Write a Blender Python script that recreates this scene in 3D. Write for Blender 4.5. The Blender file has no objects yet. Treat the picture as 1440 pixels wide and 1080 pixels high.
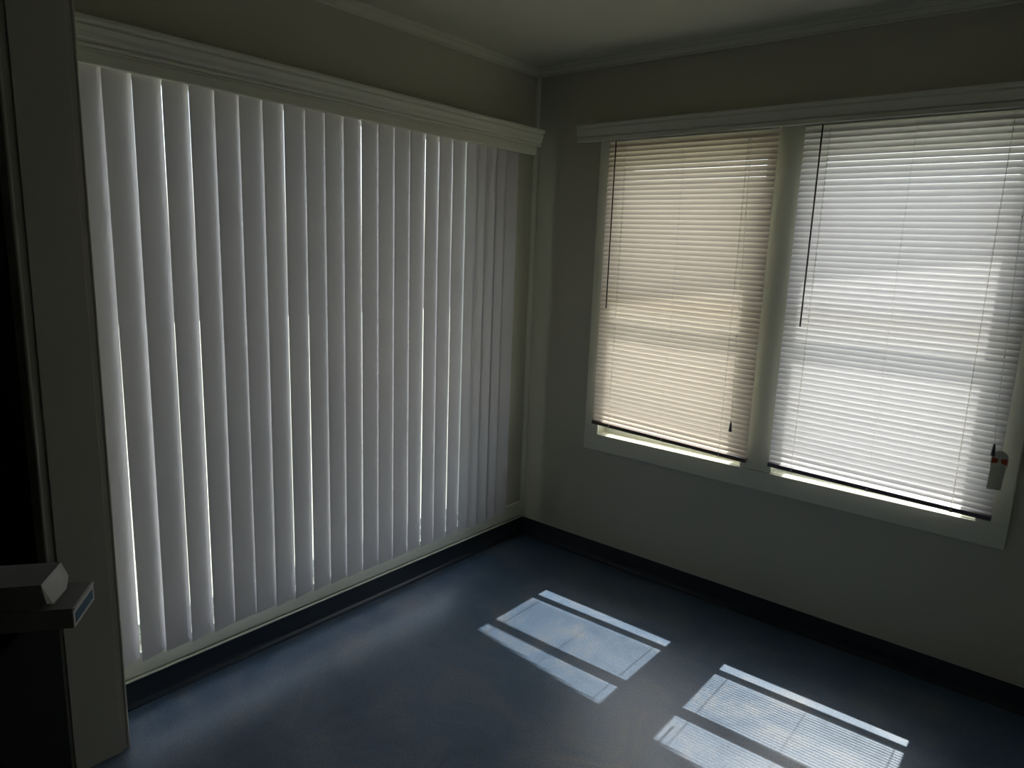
import bpy, bmesh, math, random
from mathutils import Vector, Matrix
random.seed(7)
C = bpy.context.scene.collection
S = bpy.context.scene

# ------------------------------------------------------------------ camera
cam_d = bpy.data.cameras.new('camera'); cam = bpy.data.objects.new('camera', cam_d); C.objects.link(cam)
cam_d.sensor_width = 36.0; cam_d.lens = 981.0 / 1440.0 * 36.0; cam_d.clip_start = 0.02; cam_d.clip_end = 200
_r = Vector((0.7683, 0.6391, 0.0363)).normalized()
_f = Vector((-0.6229, 0.7590, -0.1894))
_f = (_f - _r * _f.dot(_r)).normalized()
_u = _r.cross(_f)
cam.matrix_world = Matrix(((_r.x, _u.x, -_f.x, 2.2546), (_r.y, _u.y, -_f.y, -2.8704), (_r.z, _u.z, -_f.z, 1.5368), (0, 0, 0, 1)))
S.camera = cam

# ------------------------------------------------------------------ light and exposure
SUN_TAN = 1.52
sun_d = bpy.data.lights.new('sun', 'SUN'); sun = bpy.data.objects.new('sun', sun_d); C.objects.link(sun)
sun_d.energy = 3.5; sun_d.angle = math.radians(0.4); sun_d.color = (1.0, 0.96, 0.9)
sun.rotation_mode = 'QUATERNION'
sun.rotation_quaternion = Vector((0.0, -1.0, -SUN_TAN)).to_track_quat('-Z', 'Y')
sun.location = (1, 6, 9)
world = bpy.data.worlds.new('sky'); S.world = world; world.use_nodes = True
wn = world.node_tree.nodes; wl = world.node_tree.links
bg = wn['Background']
sky = wn.new('ShaderNodeTexSky'); sky.sky_type = 'NISHITA'; sky.sun_disc = False
sky.sun_elevation = math.atan(SUN_TAN); sky.sun_rotation = 0.0; sky.altitude = 100
hs = wn.new('ShaderNodeHueSaturation'); hs.inputs['Saturation'].default_value = 0.6   # hazy sky
sky.dust_density = 3.0
wl.new(sky.outputs[0], hs.inputs['Color']); wl.new(hs.outputs[0], bg.inputs[0]); bg.inputs[1].default_value = 0.21
S.view_settings.view_transform = 'Standard'; S.view_settings.look = 'None'
S.view_settings.gamma = 1.0; S.view_settings.use_curve_mapping = False
S.view_settings.exposure = 1.66

# ------------------------------------------------------------------ materials
def nodes(m):
    m.use_nodes = True
    nt = m.node_tree; nt.nodes.clear()
    return nt, nt.nodes, nt.links

def paint(name, col, rough=0.5, noise=0.06, scale=6.0, bump=0.02, bscale=180.0, spec=0.4):
    m = bpy.data.materials.new(name); nt, n, l = nodes(m)
    o = n.new('ShaderNodeOutputMaterial'); b = n.new('ShaderNodeBsdfPrincipled')
    tc = n.new('ShaderNodeTexCoord'); nz = n.new('ShaderNodeTexNoise'); nz.inputs['Scale'].default_value = scale; nz.inputs['Detail'].default_value = 5
    l.new(tc.outputs['Object'], nz.inputs['Vector'])
    mr = n.new('ShaderNodeMapRange'); mr.inputs['To Min'].default_value = 1 - noise; mr.inputs['To Max'].default_value = 1 + noise
    l.new(nz.outputs['Fac'], mr.inputs['Value'])
    mx = n.new('ShaderNodeVectorMath'); mx.operation = 'SCALE'; mx.inputs[0].default_value = col
    l.new(mr.outputs[0], mx.inputs['Scale']); l.new(mx.outputs[0], b.inputs['Base Color'])
    b.inputs['Roughness'].default_value = rough; b.inputs['Specular IOR Level'].default_value = spec
    if bump > 0:
        n2 = n.new('ShaderNodeTexNoise'); n2.inputs['Scale'].default_value = bscale; n2.inputs['Detail'].default_value = 3
        l.new(tc.outputs['Object'], n2.inputs['Vector'])
        bp = n.new('ShaderNodeBump'); bp.inputs['Strength'].default_value = bump * 5; bp.inputs['Distance'].default_value = 0.001
        l.new(n2.outputs['Fac'], bp.inputs['Height']); l.new(bp.outputs[0], b.inputs['Normal'])
    l.new(b.outputs[0], o.inputs[0])
    return m

def sheet(name, col, trans, fac, rough=0.45, gloss=0.06):
    """thin plastic sheet: reflects like paint and lets some light through"""
    m = bpy.data.materials.new(name); nt, n, l = nodes(m)
    o = n.new('ShaderNodeOutputMaterial'); d = n.new('ShaderNodeBsdfDiffuse'); t = n.new('ShaderNodeBsdfTranslucent')
    g = n.new('ShaderNodeBsdfGlossy'); g.inputs['Roughness'].default_value = rough
    tc = n.new('ShaderNodeTexCoord'); nz = n.new('ShaderNodeTexNoise'); nz.inputs['Scale'].default_value = 9
    l.new(tc.outputs['Object'], nz.inputs['Vector'])
    mr = n.new('ShaderNodeMapRange'); mr.inputs['To Min'].default_value = .95; mr.inputs['To Max'].default_value = 1.05
    l.new(nz.outputs['Fac'], mr.inputs['Value'])
    mx = n.new('ShaderNodeVectorMath'); mx.operation = 'SCALE'; mx.inputs[0].default_value = col
    l.new(mr.outputs[0], mx.inputs['Scale']); l.new(mx.outputs[0], d.inputs['Color'])
    t.inputs['Color'].default_value = (*trans, 1)
    a = n.new('ShaderNodeMixShader'); a.inputs[0].default_value = fac
    l.new(d.outputs[0], a.inputs[1]); l.new(t.outputs[0], a.inputs[2])
    c = n.new('ShaderNodeMixShader'); c.inputs[0].default_value = gloss
    l.new(a.outputs[0], c.inputs[1]); l.new(g.outputs[0], c.inputs[2]); l.new(c.outputs[0], o.inputs[0])
    return m

def glass(name):
    m = bpy.data.materials.new(name); nt, n, l = nodes(m)
    o = n.new('ShaderNodeOutputMaterial'); t = n.new('ShaderNodeBsdfTransparent'); t.inputs[0].default_value = (.93, .95, .94, 1)
    g = n.new('ShaderNodeBsdfGlossy'); g.inputs['Roughness'].default_value = 0.02
    x = n.new('ShaderNodeMixShader'); x.inputs[0].default_value = .06; l.new(t.outputs[0], x.inputs[1]); l.new(g.outputs[0], x.inputs[2])
    l.new(x.outputs[0], o.inputs[0]); return m

def floor_mat():
    m = bpy.data.materials.new('blue_marbled_linoleum'); nt, n, l = nodes(m)
    o = n.new('ShaderNodeOutputMaterial'); b = n.new('ShaderNodeBsdfPrincipled'); tc = n.new('ShaderNodeTexCoord')
    def noise(s, d, dist=0.0, r=.6):
        z = n.new('ShaderNodeTexNoise'); z.inputs['Scale'].default_value = s; z.inputs['Detail'].default_value = d
        z.inputs['Distortion'].default_value = dist; z.inputs['Roughness'].default_value = r
        l.new(tc.outputs['Object'], z.inputs['Vector']); return z
    a = noise(3.2, 8, 1.2, .68)
    cr = n.new('ShaderNodeValToRGB'); e = cr.color_ramp.elements
    e[0].position = .30; e[0].color = (.036, .070, .128, 1); e[1].position = .72; e[1].color = (.135, .148, .172, 1)
    k = e.new(.5); k.color = (.066, .108, .176, 1)
    l.new(a.outputs['Fac'], cr.inputs[0])
    s = noise(150, 4, 0, .8)
    mr = n.new('ShaderNodeMapRange'); mr.inputs['From Min'].default_value = .35; mr.inputs['From Max'].default_value = .65
    mr.inputs['To Min'].default_value = .62; mr.inputs['To Max'].default_value = 1.38
    l.new(s.outputs['Fac'], mr.inputs['Value'])
    v = n.new('ShaderNodeVectorMath'); v.operation = 'SCALE'; l.new(cr.outputs[0], v.inputs[0]); l.new(mr.outputs[0], v.inputs['Scale'])
    # worn chalky scuffs
    w = noise(14, 10, 2.5, .8)
    r2 = n.new('ShaderNodeMapRange'); r2.inputs['From Min'].default_value = .63; r2.inputs['From Max'].default_value = .72; r2.inputs['To Max'].default_value = .35
    l.new(w.outputs['Fac'], r2.inputs['Value'])
    mx = n.new('ShaderNodeMix'); mx.data_type = 'RGBA'; l.new(r2.outputs[0], mx.inputs[0]); l.new(v.outputs[0], mx.inputs[6]); mx.inputs[7].default_value = (.20, .21, .215, 1)
    l.new(mx.outputs[2], b.inputs['Base Color'])
    r3 = n.new('ShaderNodeMapRange'); r3.inputs['To Min'].default_value = .27; r3.inputs['To Max'].default_value = .46
    l.new(a.outputs['Fac'], r3.inputs['Value']); l.new(r3.outputs[0], b.inputs['Roughness'])
    b.inputs['Specular IOR Level'].default_value = .8
    bz = noise(7, 4); bp = n.new('ShaderNodeBump'); bp.inputs['Strength'].default_value = .12; bp.inputs['Distance'].default_value = .002
    l.new(bz.outputs['Fac'], bp.inputs['Height']); l.new(bp.outputs[0], b.inputs['Normal'])
    l.new(b.outputs[0], o.inputs[0]); return m

M_wall = paint('cream_wall_paint', (.62, .60, .485), .6, .03, 3)
M_ceil = paint('ceiling_paint', (.76, .75, .60), .7, .02, 3)
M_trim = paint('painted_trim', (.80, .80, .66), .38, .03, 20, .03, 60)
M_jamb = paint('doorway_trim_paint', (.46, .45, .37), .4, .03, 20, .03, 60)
M_base = paint('dark_blue_vinyl_base', (.030, .040, .052), .32, .1, 12, .01)
M_floor = floor_mat()
M_alu = paint('white_window_frame', (.74, .78, .72), .35, .02)
M_glass = glass('window_glass')
M_vane = sheet('vertical_vane_vinyl', (.70, .675, .68), (.60, .575, .58), .047)
M_slatL = sheet('cream_slat', (.74, .67, .60), (.76, .665, .57), .28)
M_slatR = sheet('white_slat', (.76, .74, .75), (.76, .73, .75), .31)
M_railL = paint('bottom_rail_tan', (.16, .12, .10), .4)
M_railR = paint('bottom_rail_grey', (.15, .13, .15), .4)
M_head = paint('headrail_enamel', (.68, .66, .56), .35)
M_cord = sheet('blind_cord', (.85, .84, .80), (.9, .89, .85), .5, .8, .02)
M_wand = paint('smoked_wand', (.05, .045, .045), .2, spec=.6)
M_tassel = paint('grey_tassel', (.12, .12, .12), .4)
M_tag = sheet('tag_plastic', (.55, .55, .48), (.65, .65, .55), .45)
M_red = paint('red_orange_print', (.55, .10, .04), .5)
M_card = paint('grey_white_cardboard', (.27, .265, .25), .7, .05, 14)
M_cardin = paint('white_carton_end', (.62, .61, .60), .6, .03)
M_carddark = paint('carton_inside', (.10, .09, .08), .8)
M_blue = paint('blue_label_print', (.02, .10, .18), .5, .15, 60)
M_dark = paint('dark_stained_wood', (.006, .006, .005), .8, .2, 8, spec=.05)
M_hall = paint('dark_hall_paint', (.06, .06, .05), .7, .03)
M_out = paint('exterior_siding', (.62, .58, .48), .7)
M_grass = paint('pale_yard', (.34, .35, .28), .9, .25, 3)
M_leaf = paint('hedge_leaves', (.06, .11, .03), .6, .4, 30)
M_eave = paint('eave_boards', (.55, .53, .48), .7)
M_metal = paint('grey_clip', (.45, .45, .45), .4)

# ------------------------------------------------------------------ mesh helpers
def finish(name, bm, mat, parent=None, smooth=False, bevel=0.0):
    me = bpy.data.meshes.new(name); bm.normal_update(); bm.to_mesh(me); bm.free()
    for mm in (mat if isinstance(mat, (list, tuple)) else [mat]): me.materials.append(mm)
    o = bpy.data.objects.new(name, me); C.objects.link(o)
    if parent: o.parent = parent
    if smooth:
        for p in me.polygons: p.use_smooth = True
    if bevel > 0:
        md = o.modifiers.new('bevel', 'BEVEL'); md.width = bevel; md.segments = 2; md.limit_method = 'ANGLE'
    return o

def box(bm, x0, x1, y0, y1, z0, z1, mi=0):
    v = [bm.verts.new((x, y, z)) for x in (x0, x1) for y in (y0, y1) for z in (z0, z1)]
    for a in ((0,1,3,2),(4,6,7,5),(0,4,5,1),(2,3,7,6),(0,2,6,4),(1,5,7,3)):
        f = bm.faces.new([v[i] for i in a]); f.material_index = mi

def prism(bm, prof, A, B, fn):
    """extrude a closed profile [(u,v)] from parameter A to B; fn(t,u,v)->xyz"""
    r0 = [bm.verts.new(fn(A, u, v)) for u, v in prof]; r1 = [bm.verts.new(fn(B, u, v)) for u, v in prof]
    n = len(prof)
    for i in range(n):
        bm.faces.new((r0[i], r0[(i+1) % n], r1[(i+1) % n], r1[i]))
    bm.faces.new(r0[::-1]); bm.faces.new(r1)
    bmesh.ops.recalc_face_normals(bm, faces=bm.faces[:])

def tube(bm, pts, rad, seg=8):
    pts = [Vector(p) for p in pts]; rings = []
    for i, p in enumerate(pts):
        d = (pts[min(i+1, len(pts)-1)] - pts[max(i-1, 0)]).normalized()
        a = d.orthogonal().normalized() if abs(d.z) < .95 else (Vector((1, 0, 0)) - d * d.x).normalized()
        b = d.cross(a); r = rad[i] if isinstance(rad, (list, tuple)) else rad
        rings.append([bm.verts.new(p + (a*math.cos(2*math.pi*k/seg) + b*math.sin(2*math.pi*k/seg))*r) for k in range(seg)])
    for q, w in zip(rings, rings[1:]):
        for k in range(seg): bm.faces.new((q[k], q[(k+1) % seg], w[(k+1) % seg], w[k]))
    bm.faces.new(rings[0][::-1]); bm.faces.new(rings[-1])

def B(): return bmesh.new()
def struct(name, bm, mat, **k):
    o = finish(name, bm, mat, **k)
    if not k.get('parent'): o['kind'] = 'structure'
    return o
def thing(name, label, cat, loc=(0, 0, 0), group=None):
    o = bpy.data.objects.new(name, None); C.objects.link(o); o.location = loc; o.empty_display_size = .1
    o['label'] = label; o['category'] = cat
    if group: o['group'] = group
    return o
def tag(o, label, cat, group=None):
    o['label'] = label; o['category'] = cat
    if group: o['group'] = group
    return o
def part(name, bm, mat, root, **k):
    """mesh given in world coordinates, stored relative to its (unrotated) root"""
    bmesh.ops.translate(bm, verts=bm.verts[:], vec=-root.matrix_basis.translation)
    return finish(name, bm, mat, parent=root, **k)

# ------------------------------------------------------------------ room shell
CEIL = 2.405; XR = 2.75; YP0, YP1 = -2.155, -2.282
OPL = (-2.10, -0.36, 0.185, 2.06)                       # left opening: y0,y1,z0,z1
W1 = (0.468, 1.188); W2 = (1.327, 2.047); WZ = (0.655, 1.985)
TH = 0.12
b = B(); box(b, -0.3, XR + .15, -5.0, TH, -0.12, 0.0); struct('floor', b, M_floor)
b = B(); box(b, -0.3, XR + .15, -5.0, TH, CEIL, CEIL + .12); struct('ceiling', b, M_ceil)
b = B()
box(b, -TH, 0, YP1, OPL[0], 0, CEIL); box(b, -TH, 0, OPL[1], TH, 0, CEIL)
box(b, -TH, 0, OPL[0], OPL[1], 0, OPL[2]); box(b, -TH, 0, OPL[0], OPL[1], OPL[3], CEIL)
struct('wall_left', b, M_wall)
b = B()
box(b, 0, W1[0], 0, TH, 0, CEIL); box(b, W1[1], W2[0], 0, TH, 0, CEIL); box(b, W2[1], XR, 0, TH, 0, CEIL)
for w in (W1, W2): box(b, w[0], w[1], 0, TH, 0, WZ[0]); box(b, w[0], w[1], 0, TH, WZ[1], CEIL)
struct('wall_back', b, M_wall)
b = B(); box(b, XR, XR + TH, -5.0, TH, 0, CEIL); struct('wall_right', b, M_wall)
# wall between this room and the hall the camera stands in, with its doorway
JX = 0.2; DX1 = 2.55; DZ = 2.28
b = B(); box(b, 0, JX - .02, YP1, YP0, 0, CEIL); box(b, DX1 + .02, XR, YP1, YP0, 0, CEIL); box(b, JX - .02, DX1 + .02, YP1, YP0, DZ + .02, CEIL)
struct('wall_front', b, [M_wall])
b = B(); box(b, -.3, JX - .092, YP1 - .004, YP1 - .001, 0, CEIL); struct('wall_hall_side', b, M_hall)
b = B(); box(b, -.42, -.3, -5.0, YP1, 0, CEIL); struct('wall_hall_left', b, M_hall)
b = B(); box(b, -.3, XR, -5.12, -5.0, 0, CEIL); struct('wall_hall_rear', b, M_hall)
# doorway jambs and casings
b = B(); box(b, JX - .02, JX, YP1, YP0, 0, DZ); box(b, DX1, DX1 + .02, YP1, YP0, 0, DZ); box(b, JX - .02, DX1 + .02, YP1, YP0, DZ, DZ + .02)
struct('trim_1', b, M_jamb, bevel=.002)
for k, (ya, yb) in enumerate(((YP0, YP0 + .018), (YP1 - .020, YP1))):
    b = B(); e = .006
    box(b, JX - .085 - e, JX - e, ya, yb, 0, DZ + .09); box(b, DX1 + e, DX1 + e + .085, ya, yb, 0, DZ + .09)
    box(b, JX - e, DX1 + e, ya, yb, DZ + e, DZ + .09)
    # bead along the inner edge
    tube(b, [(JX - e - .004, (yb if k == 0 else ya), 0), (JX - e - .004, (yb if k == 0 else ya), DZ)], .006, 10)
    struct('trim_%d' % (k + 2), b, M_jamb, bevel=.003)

# crown moulding
crown = [(0, 0), (.010, 0), (.012, .006), (.009, .009), (.014, .013), (.024, .020), (.032, .026), (.030, .029), (.040, .034), (.044, .034), (.044, .040), (0, .040)]
b = B(); prism(b, crown, YP0, 0, lambda t, u, v: (u * .75, t, CEIL - .040 + v)); struct('trim_4', b, M_trim)
b = B(); prism(b, crown, .0, XR, lambda t, u, v: (t, -u * .75, CEIL - .040 + v)); struct('trim_5', b, M_trim)
# quarter round in the corner
q = [(0, 0)] + [(.018 * math.cos(a), .018 * math.sin(a)) for a in [i * math.pi / 12 for i in range(7)]]
b = B(); prism(b, q, .095, CEIL - .04, lambda t, u, v: (u, -v, t)); struct('trim_6', b, M_trim, smooth=False)

# cove base
cove = [(0, 0), (.020, 0), (.021, .003), (.012, .006), (.006, .014), (.0035, .025), (.0035, .091), (.002, .094), (0, .094)]
b = B(); prism(b, cove, YP0 + .02, -.003, lambda t, u, v: (u, t, v)); struct('baseboard_left', b, M_base)
b = B(); prism(b, cove, 0.0, XR, lambda t, u, v: (t, -u, v)); struct('baseboard_back', b, M_base)
b = B(); prism(b, cove, YP0 + .02, 0, lambda t, u, v: (XR - u, t, v)); struct('baseboard_right', b, M_base)
# low board and bead under the tall left window
b = B(); box(b, 0, .016, YP0 + .02, -.02, .112, OPL[2] + .004)
prism(b, [(0, .095), (.014, .095), (.017, .099), (.014, .104), (0, .106)], YP0 + .02, -.02, lambda t, u, v: (u, t, v))
struct('trim_7', b, M_trim, bevel=.002)

# ------------------------------------------------------------------ windows of the back wall
def back_window(idx, x0, x1):
    z0, z1 = WZ
    b = B(); f = .020; ya, yb = .055, .105                # fixed outer frame
    box(b, x0, x0 + f, ya, yb, z0, z1); box(b, x1 - f, x1, ya, yb, z0, z1)
    box(b, x0 + f, x1 - f, ya, yb, z0, z0 + .018); box(b, x0 + f, x1 - f, ya, yb, z1 - f, z1)
    w = struct('window_%d' % idx, b, M_alu, bevel=.0015)
    b = B(); s = .024; yc, yd = .062, .080; zt = 1.387     # lower sash
    xa, xb = x0 + f, x1 - f
    box(b, xa, xa + s, yc, yd, z0 + .018, zt); box(b, xb - s, xb, yc, yd, z0 + .018, zt)
    box(b, xa + s, xb - s, yc, yd, z0 + .018, z0 + .055); box(b, xa + s, xb - s, yc, yd, zt - .05, zt)
    finish('lower_sash', b, M_alu, parent=w, bevel=.0015)
    b = B(); box(b, xa + s, xb - s, .070, .073, z0 + .055, zt - .05); finish('glass_pane', b, M_glass, parent=w)
    b = B(); yc, yd = .082, .100; zb = 1.358
    box(b, xa, xa + s, yc, yd, zb, z1 - f); box(b, xb - s, xb, yc, yd, zb, z1 - f)
    box(b, xa + s, xb - s, yc, yd, zb, zb + .04); box(b, xa + s, xb - s, yc, yd, z1 - f - s, z1 - f)
    finish('upper_sash', b, M_alu, parent=w, bevel=.0015)
    b = B(); box(b, xa + s, xb - s, .089, .092, zb + .04, z1 - f - s); finish('glass_pane', b, M_glass, parent=w)
    # inner liner of the opening and sill board
    b = B(); box(b, x0, x1, -.001, .055, z0 - .002, z0 + .002); finish('sill_board', b, M_trim, parent=w)
    b = B(); prism(b, [(.105, z0 - .03), (.20, z0 - .05), (.20, z0 - .025), (.105, z0 + .008)], x0 - .03, x1 + .03, lambda t, u, v: (t, u, v))
    finish('outer_sill', b, M_alu, parent=w)
    return w
back_window(1, *W1); back_window(2, *W2)
# flat casing round both windows
CX0, CX1, CZ0, CZ1 = .390, 2.146, .572, 2.10; ct = .012
b = B()
box(b, CX0, W1[0], -ct, 0, WZ[0], CZ1); box(b, W2[1], CX1, -ct, 0, WZ[0], CZ1)
box(b, CX0, CX1, -ct, 0, CZ0, WZ[0]); box(b, W1[0], W2[1], -ct, 0, WZ[1], CZ1)
struct('trim_8', b, M_trim, bevel=.003)
b = B(); prism(b, [(W1[1] + .0, 0), (W1[1] + .0, -.010), (W1[1] + .008, -.0135), (W2[0] - .008, -.0135), (W2[0], -.010), (W2[0], 0)], WZ[0] + .001, 2.06, lambda t, u, v: (u, v, t))
struct('trim_9', b, M_trim, bevel=.004)

# ------------------------------------------------------------------ tall window of the left wall
y0, y1, z0, z1 = OPL
b = B(); f = .03
box(b, -.11, -.05, y0, y0 + f, z0, z1); box(b, -.11, -.05, y1 - f, y1, z0, z1)
box(b, -.11, -.05, y0 + f, y1 - f, z0, z0 + f); box(b, -.11, -.05, y0 + f, y1 - f, z1 - f, z1)
w3 = struct('window_3', b, M_alu, bevel=.002)
ym = (y0 + y1) / 2
for a, c, x in ((y0 + f, ym + .02, -.075), (ym - .02, y1 - f, -.098)):
    s = .035; b = B(); za, zb = z0 + f, z1 - f
    box(b, x, x + .02, a, a + s, za, zb); box(b, x, x + .02, c - s, c, za, zb)
    box(b, x, x + .02, a + s, c - s, za, za + s); box(b, x, x + .02, a + s, c - s, zb - s, zb)
    sp = finish('sliding_panel', b, M_alu, parent=w3, bevel=.0015)
    b = B(); box(b, x + .008, x + .012, a + s, c - s, za + s, zb - s); finish('glass_pane', b, M_glass, parent=sp)

# ------------------------------------------------------------------ cornices over the blinds
def cornice(name, prof, A, Bv, fn, label):
    b = B(); prism(b, prof, A, Bv, fn)
    return tag(finish(name, b, M_trim), label, 'valance')
# profile u = distance from the wall, v = height: flat fascia below, grooved moulding above, boarded over on top
def two_piece(name, low, high, A0, A1, B0, B1, fn, label):
    b = B(); prism(b, low, A0, A1, fn); prism(b, high, B0, B1, fn)
    return tag(finish(name, b, M_trim, bevel=.0012), label, 'valance')
low = [(.096, 1.980), (.108, 1.980), (.110, 1.984), (.110, 2.012), (.108, 2.015), (.108, 2.022), (.096, 2.022)]
high = [(.000, 2.076), (.100, 2.076), (.100, 2.0225), (.116, 2.0225), (.118, 2.026), (.118, 2.031), (.113, 2.033), (.113, 2.036), (.120, 2.038),
        (.124, 2.044), (.125, 2.056), (.131, 2.070), (.131, 2.073), (.127, 2.075), (.127, 2.078), (.138, 2.081), (.140, 2.086), (.139, 2.094), (.134, 2.097), (.000, 2.097)]
two_piece('blind_valance', low, high, YP0 + .02, -.138, YP0 + .02, -.112, lambda t, u, v: (u, t, v),
          'long painted moulded valance above the tall vertical blinds on the left')
low = [(.066, 2.034), (.078, 2.034), (.080, 2.037), (.080, 2.050), (.077, 2.053), (.066, 2.053)]
high = [(.000, 2.096), (.068, 2.096), (.068, 2.0535), (.074, 2.0535), (.076, 2.056), (.081, 2.058), (.083, 2.072), (.087, 2.086), (.087, 2.089), (.084, 2.091), (.084, 2.094),
        (.090, 2.097), (.091, 2.106), (.088, 2.110), (.000, 2.110)]
two_piece('blind_valance', low, high, .304, 2.42, .302, 2.42, lambda t, u, v: (t, -u, v),
          'shorter painted moulded valance above the two horizontal mini blinds')

# ------------------------------------------------------------------ vertical blind
vb = thing('vertical_blind', 'tall closed vertical blind with pale grey vinyl vanes on the left wall', 'blind', (.055, -1.12, 0))
b = B(); box(b, .035, .075, YP0 + .03, -.15, 2.035, 2.068)
part('headrail', b, M_head, vb, bevel=.003)
PITCH = .0812; VW = .089; VX = .062
# gap strength on the right-hand side of each vane, near the top and near the bottom (0 none .. 1 wide open)
gt = [.1, .45, .30, .45, .28, .30, .15, .5, .1, .22, .3, .55, .15, .28, .1, .1, .8, .3, .3, 1.0, .1, .35, .1, .0, .0]
gb = [.85, .55, .1, .6, .35, .0, .25, .3, .55, .55, .35, .35, .1, .4, .0, .95, .5, .5, .7, .3, .9, .2, .25, .0, .0]
yv0 = -2.071
def vane_mesh(a_top, a_bot, bow, zb, zt):
    bm = B(); nu, nv = 8, 14; rows = []
    for j in range(nv + 1):
        s = j / nv; z = zb + (zt - zb) * s
        ang = a_bot + (a_top - a_bot) * s + bow * math.sin(math.pi * s)
        row = []
        for i in range(nu + 1):
            t = i / nu - .5
            w = t * VW; cr = .0010 * (1 - 4 * t * t)          # crown bulges to the room
            yy = w * math.cos(ang) + cr * math.sin(ang)
            xx = -w * math.sin(ang) + cr * math.cos(ang)
            row.append(bm.verts.new((xx, yy, z)))
        rows.append(row)
    for j in range(nv):
        for i in range(nu):
            bm.faces.new((rows[j][i], rows[j][i+1], rows[j+1][i+1], rows[j+1][i]))
    return bm
for i in range(24):
    yc = yv0 + PITCH * i + random.uniform(-.0015, .0015)
    if i > 19: yc -= .012 * (i - 19)
    # narrower sight angle towards the far end needs less turn
    dirn = (yc + 2.87) / 2.2
    base = math.radians(5.0) / (0.55 + .75 * dirn)
    gain = 18.0 if i < 8 else (13.0 if i < 13 else 9.0)
    at = base + math.radians(gain) * (gt[i] - .14) / (0.5 + dirn); ab = base + math.radians(gain) * (gb[i] - .14) / (0.5 + dirn)
    bm = vane_mesh(at, ab, math.radians(random.uniform(-1.2, 1.2)), .188 + random.uniform(-.002, .002), 2.025)
    bmesh.ops.translate(bm, verts=bm.verts[:], vec=(VX, yc, 0))
    v = part('vane', bm, M_vane, vb, smooth=True)
    c = B(); box(c, VX - .003, VX + .003, yc - .006, yc + .006, 2.018, 2.036)
    part('vane_clip', c, M_metal, vb)

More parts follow.
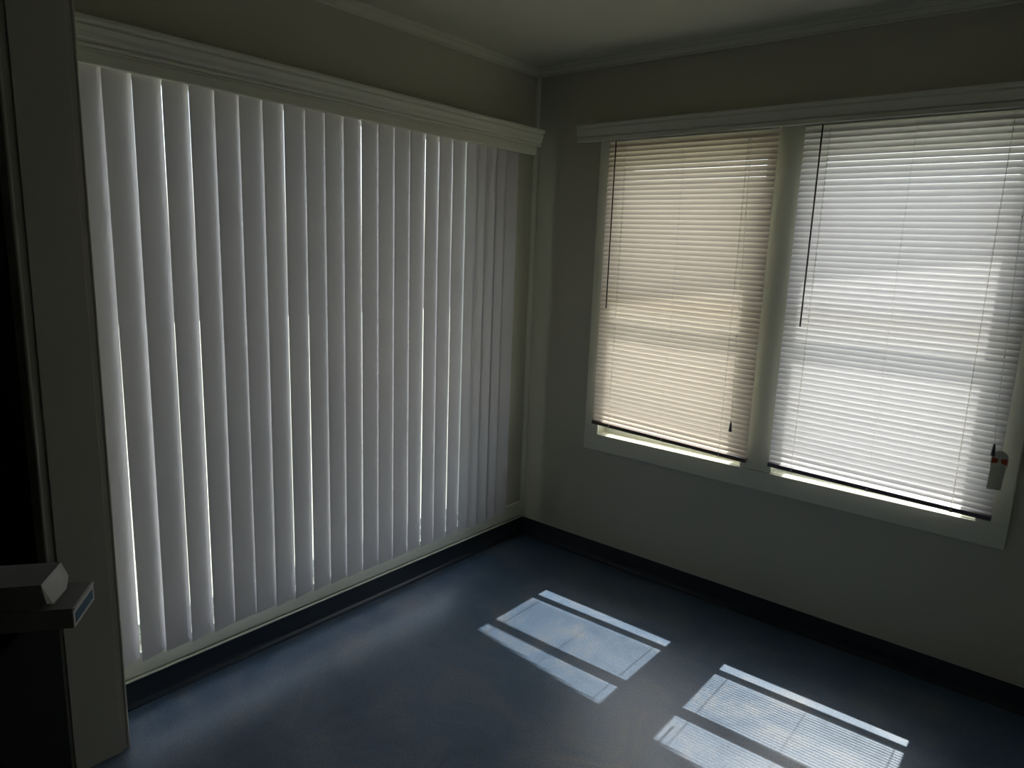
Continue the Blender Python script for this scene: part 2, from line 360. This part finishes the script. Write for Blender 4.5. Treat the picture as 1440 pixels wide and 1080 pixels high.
# ------------------------------------------------------------------ mini blinds
def mini_blind(x0, x1, zl, zr, mslat, mrail, label, wand_x, cord_x, cord_pts, tas_z, tagged=False):
    YB = -.043; ztop = 2.028
    r = thing('mini_blind', label, 'blind', ((x0 + x1) / 2, YB, zl))
    b = B(); box(b, x0, x1, YB - .013, YB + .013, 2.030, 2.058); part('headrail', b, M_head, r, bevel=.002)
    b = B(); th0 = math.radians(63.5); N = 62; W = .025; p = (ztop - zl) / N
    ks = 6
    for i in range(N):
        s = i / (N - 1.0)
        zL = ztop - .012 - (ztop - .012 - (zl + .018)) * s; zR = ztop - .012 - (ztop - .012 - (zr + .018)) * s
        th = th0 + math.radians(random.uniform(-1.0, 1.0))
        if i > N - 4: th -= math.radians(9 * (i - (N - 4)))
        nx = 10; cols = []
        off = random.uniform(-.0002, .0002); sg = 0
        for k in range(nx + 1):
            fx = k / nx; x = x0 + .002 + (x1 - x0 - .004) * fx; zc = zL + (zR - zL) * fx + off - sg * math.sin(math.pi * 3 * fx) ** 2
            col = []
            for m in range(ks + 1):
                t = m / ks - .5                              # -.5 = room (lower) edge, +.5 = glass (upper) edge
                cr = .0022 * (1 - 4 * t * t)
                # crown on the upper / room side of the slat
                yy = math.cos(th) * t * W - math.sin(th) * cr
                zz = math.sin(th) * t * W + math.cos(th) * cr
                col.append(b.verts.new((x, YB + yy, zc + zz)))
            cols.append(col)
        for k in range(nx):
            for m in range(ks):
                b.faces.new((cols[k][m], cols[k+1][m], cols[k+1][m+1], cols[k][m+1]))
    part('slats', b, mslat, r, smooth=True)
    b = B(); pr = [(-.012, 0), (-.012, .016), (0, .020), (.012, .016), (.012, 0)]
    r0 = [b.verts.new((x0 + .001, YB + u, zl + v)) for u, v in pr]; r1 = [b.verts.new((x1 - .001, YB + u, zr + v)) for u, v in pr]
    for i in range(5): b.faces.new((r0[i], r1[i], r1[(i+1) % 5], r0[(i+1) % 5]))
    b.faces.new(r0[::-1]); b.faces.new(r1); bmesh.ops.recalc_face_normals(b, faces=b.faces[:])
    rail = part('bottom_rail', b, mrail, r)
    wid = x1 - x0
    for fx in (.125, .49, .845):
        x = x0 + wid * fx; zb = zl + (zr - zl) * fx
        b = B(); tube(b, [(x, YB - .0125, 2.03), (x, YB - .0125, zb + .004)], .0005 if fx == .49 else .0009, 6)
        tube(b, [(x + .003, YB + .0125, 2.03), (x + .003, YB + .0125, zb + .004)], .0003, 6)
        for i in range(N):
            s = i / (N - 1.0); z = ztop - .012 - (ztop - .012 - (zb + .018)) * s
            tube(b, [(x, YB - .0125, z - .0085), (x + .0012, YB - .0115, z - .001)], .0005 if fx == .49 else .0014, 5)
        part('ladder_cord', b, M_cord, r)
        b = B(); tube(b, [(x, YB - .004, zb - .003), (x, YB - .004, zb + .002)], [.005, .006], 10)
        tube(b, [(x, YB - .013, zb + .004), (x, YB - .0115, zb + .008)], .004, 8)
        part('rail_plug', b, M_cord, r)
    # tilt wand
    b = B(); tube(b, [(wand_x, YB - .021, 2.030), (wand_x + .001, YB - .022, 1.282)], .0032, 6)
    wd = part('tilt_wand', b, M_wand, r)
    b = B(); tube(b, [(wand_x, YB - .012, 2.040), (wand_x, YB - .021, 2.038), (wand_x, YB - .021, 2.026)], .0016, 6); part('wand_hook', b, M_metal, r)
    # lift cord with joiners and tassel
    b = B(); tube(b, cord_pts, .0009, 6)
    for i in (2, 4):
        if i < len(cord_pts) - 1:
            px = Vector(cord_pts[i]); tube(b, [px + Vector((0, 0, .006)), px, px - Vector((0, 0, .006))], [.001, .0028, .001], 8)
    lc = part('lift_cord', b, M_cord, r)
    e = cord_pts[-1]
    b = B(); tube(b, [(e[0], e[1], e[2] + .004), (e[0], e[1], e[2] - .008), (e[0], e[1], e[2] - .036), (e[0], e[1], e[2] - .038)], [.0028, .0045, .0075, .006], 12)
    part('tassel', b, M_tassel, r, smooth=True)
    if tagged:
        # hanging warning tag: rounded plastic head with two red marks, grey body under it
        tx, ty, tz = 2.092, YB - .024, .905
        b = B(); pr = [(-.0245, 0), (-.0245, -.028)] + [(.0245, -.028), (.0245, 0)] + [(.0245 * math.cos(a), .026 * math.sin(a)) for a in [math.pi * k / 10 for k in range(1, 10)]]
        prism(b, pr, -.0012, .0012, lambda t, u, v: (tx + u, ty + t, tz + v))
        wt = part('warning_tag', b, M_head, r, smooth=False); wt['label'] = 'plastic cord tag with red marks'
        b = B()
        for sx in (-1, 1):
            prism(b, [(sx*.003, -.002), (sx*.021, .001), (sx*.022, -.020), (sx*.006, -.016)], -.0018, .0016, lambda t, u, v: (tx + u, ty + t, tz + v))
        o = finish('red_mark', b, M_red, parent=wt); 
        for vv in o.data.vertices: vv.co -= r.matrix_basis.translation
        b = B(); prism(b, [(-.022, -.024), (.021, -.024), (.017, -.108), (-.024, -.112)], -.001, .001, lambda t, u, v: (tx + u, ty + t, tz + v))
        o = finish('tag_body', b, M_tag, parent=wt)
        for vv in o.data.vertices: vv.co -= r.matrix_basis.translation
    return r
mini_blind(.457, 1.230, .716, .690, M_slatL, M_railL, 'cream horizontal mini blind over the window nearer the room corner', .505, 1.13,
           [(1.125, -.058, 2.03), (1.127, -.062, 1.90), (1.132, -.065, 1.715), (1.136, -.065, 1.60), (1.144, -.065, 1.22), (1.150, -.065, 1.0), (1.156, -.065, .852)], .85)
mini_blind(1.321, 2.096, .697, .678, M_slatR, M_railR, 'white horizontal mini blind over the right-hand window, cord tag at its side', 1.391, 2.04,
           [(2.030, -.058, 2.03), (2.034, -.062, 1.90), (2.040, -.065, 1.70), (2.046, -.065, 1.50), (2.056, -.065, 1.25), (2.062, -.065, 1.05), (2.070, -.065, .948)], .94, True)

# ------------------------------------------------------------------ cartons on a dark stand in the hall
ax = Vector((.594, .804, 0)); bx_ = Vector((-.804, .594, 0))       # long axis towards the open ends; across
def carton(root, P, L, Wd, H, names, mats):
    """P = bottom corner of the near end; the box runs back along -ax and across along bx_"""
    def pt(l, w, h): return P - ax * l + bx_ * w + Vector((0, 0, h))
    def slab(bm, l0, l1, w0, w1, h0, h1):
        v = [bm.verts.new(pt(l, w, h)) for l in (l0, l1) for w in (w0, w1) for h in (h0, h1)]
        for a in ((0,1,3,2),(4,6,7,5),(0,4,5,1),(2,3,7,6),(0,2,6,4),(1,5,7,3)): bm.faces.new([v[i] for i in a])
        bmesh.ops.recalc_face_normals(bm, faces=bm.faces[:])
    return pt, slab
# lower carton
P = Vector((.937, -2.477, .842)); L, Wd, H = .46, .106, .038
r = thing('long_carton', 'lower flat white carton with a blue label on its end', 'box', tuple(P), group=None)
pt, slab = carton(r, P, L, Wd, H, None, None)
b = B(); t = .0015
slab(b, 0, L, 0, Wd, 0, t); slab(b, 0, L, 0, Wd, H - t, H); slab(b, 0, L, 0, t, t, H - t); slab(b, 0, L, Wd - t, Wd, t, H - t); slab(b, L - t, L, t, Wd - t, t, H - t)
part('body', b, M_card, r)
b = B(); slab(b, -.002, .0, 0, Wd, .0, .031); part('end_flap', b, M_cardin, r)
b = B(); slab(b, -.0028, -.002, .008, Wd - .008, .007, .025); part('label', b, M_blue, r)['label'] = 'blue printed end label'
b = B(); slab(b, -.004, .012, .002, Wd - .002, H - .004, H - .001); part('top_flap', b, M_cardin, r)
# upper carton, pushed back a little with a loose white end flap
P2 = Vector((.930, -2.481, .842 + .0385)) - ax * .040 + bx_ * .004; L2, W2d, H2 = .42, .094, .045
r2 = thing('long_carton', 'upper flat carton with an opened white end flap, stacked on the lower one', 'box', tuple(P2))
pt, slab = carton(r2, P2, L2, W2d, H2, None, None)
b = B(); slab(b, 0, L2, 0, W2d, 0, t); slab(b, 0, L2, 0, W2d, H2 - t, H2); slab(b, 0, L2, 0, t, t, H2 - t); slab(b, 0, L2, W2d - t, W2d, t, H2 - t); slab(b, L2 - t, L2, t, W2d - t, t, H2 - t)
part('body', b, M_card, r2)
b = B()
vs = [pt(0, .001, H2), pt(0, W2d - .001, H2), pt(-.012, W2d - .004, .018), pt(-.016, W2d - .030, .004), pt(-.014, .010, .003), pt(-.006, .001, .008)]
f0 = [b.verts.new(v) for v in vs]; f1 = [b.verts.new(v - ax * .0012) for v in vs]
b.faces.new(f0); b.faces.new(f1[::-1])
for i in range(6): b.faces.new((f0[i], f1[i], f1[(i+1) % 6], f0[(i+1) % 6]))
bmesh.ops.recalc_face_normals(b, faces=b.faces[:])
part('end_flap', b, M_cardin, r2)
# stand that carries the cartons
P3 = Vector((.937, -2.477, 0)) - ax * .085 + bx_ * -.10
st = thing('hall_cabinet', 'dark wooden cabinet top at the left edge, under the cartons', 'cabinet', tuple(P3))
pt, slab = carton(st, P3, .5, .30, 0, None, None)
b = B(); slab(b, .01, .50, .01, .29, .06, .820); part('body', b, M_dark, st)
b = B(); slab(b, 0, .51, 0, .30, .820, .842); part('top', b, M_dark, st)
b = B(); slab(b, .03, .48, .03, .27, 0, .06); part('plinth', b, M_dark, st)

# ------------------------------------------------------------------ outside
b = B(); box(b, -14, 14, -14, 20, -.42, -.40); g = struct('ground', b, M_grass)
# eave over the back wall; its edge runs slightly askew
b = B(); ez = 3.2
v = [b.verts.new(c) for c in ((-.6, TH, ez), (3.4, TH, ez), (3.4, 1.262 - .115 * 3.4, ez), (-.6, 1.262 + .115 * .6, ez))]
f = b.faces.new(v); e = bmesh.ops.extrude_face_region(b, geom=[f]); bmesh.ops.translate(b, verts=[x for x in e['geom'] if isinstance(x, bmesh.types.BMVert)], vec=(0, 0, .12))
bmesh.ops.recalc_face_normals(b, faces=b.faces[:])
struct('trim_10', b, M_eave)
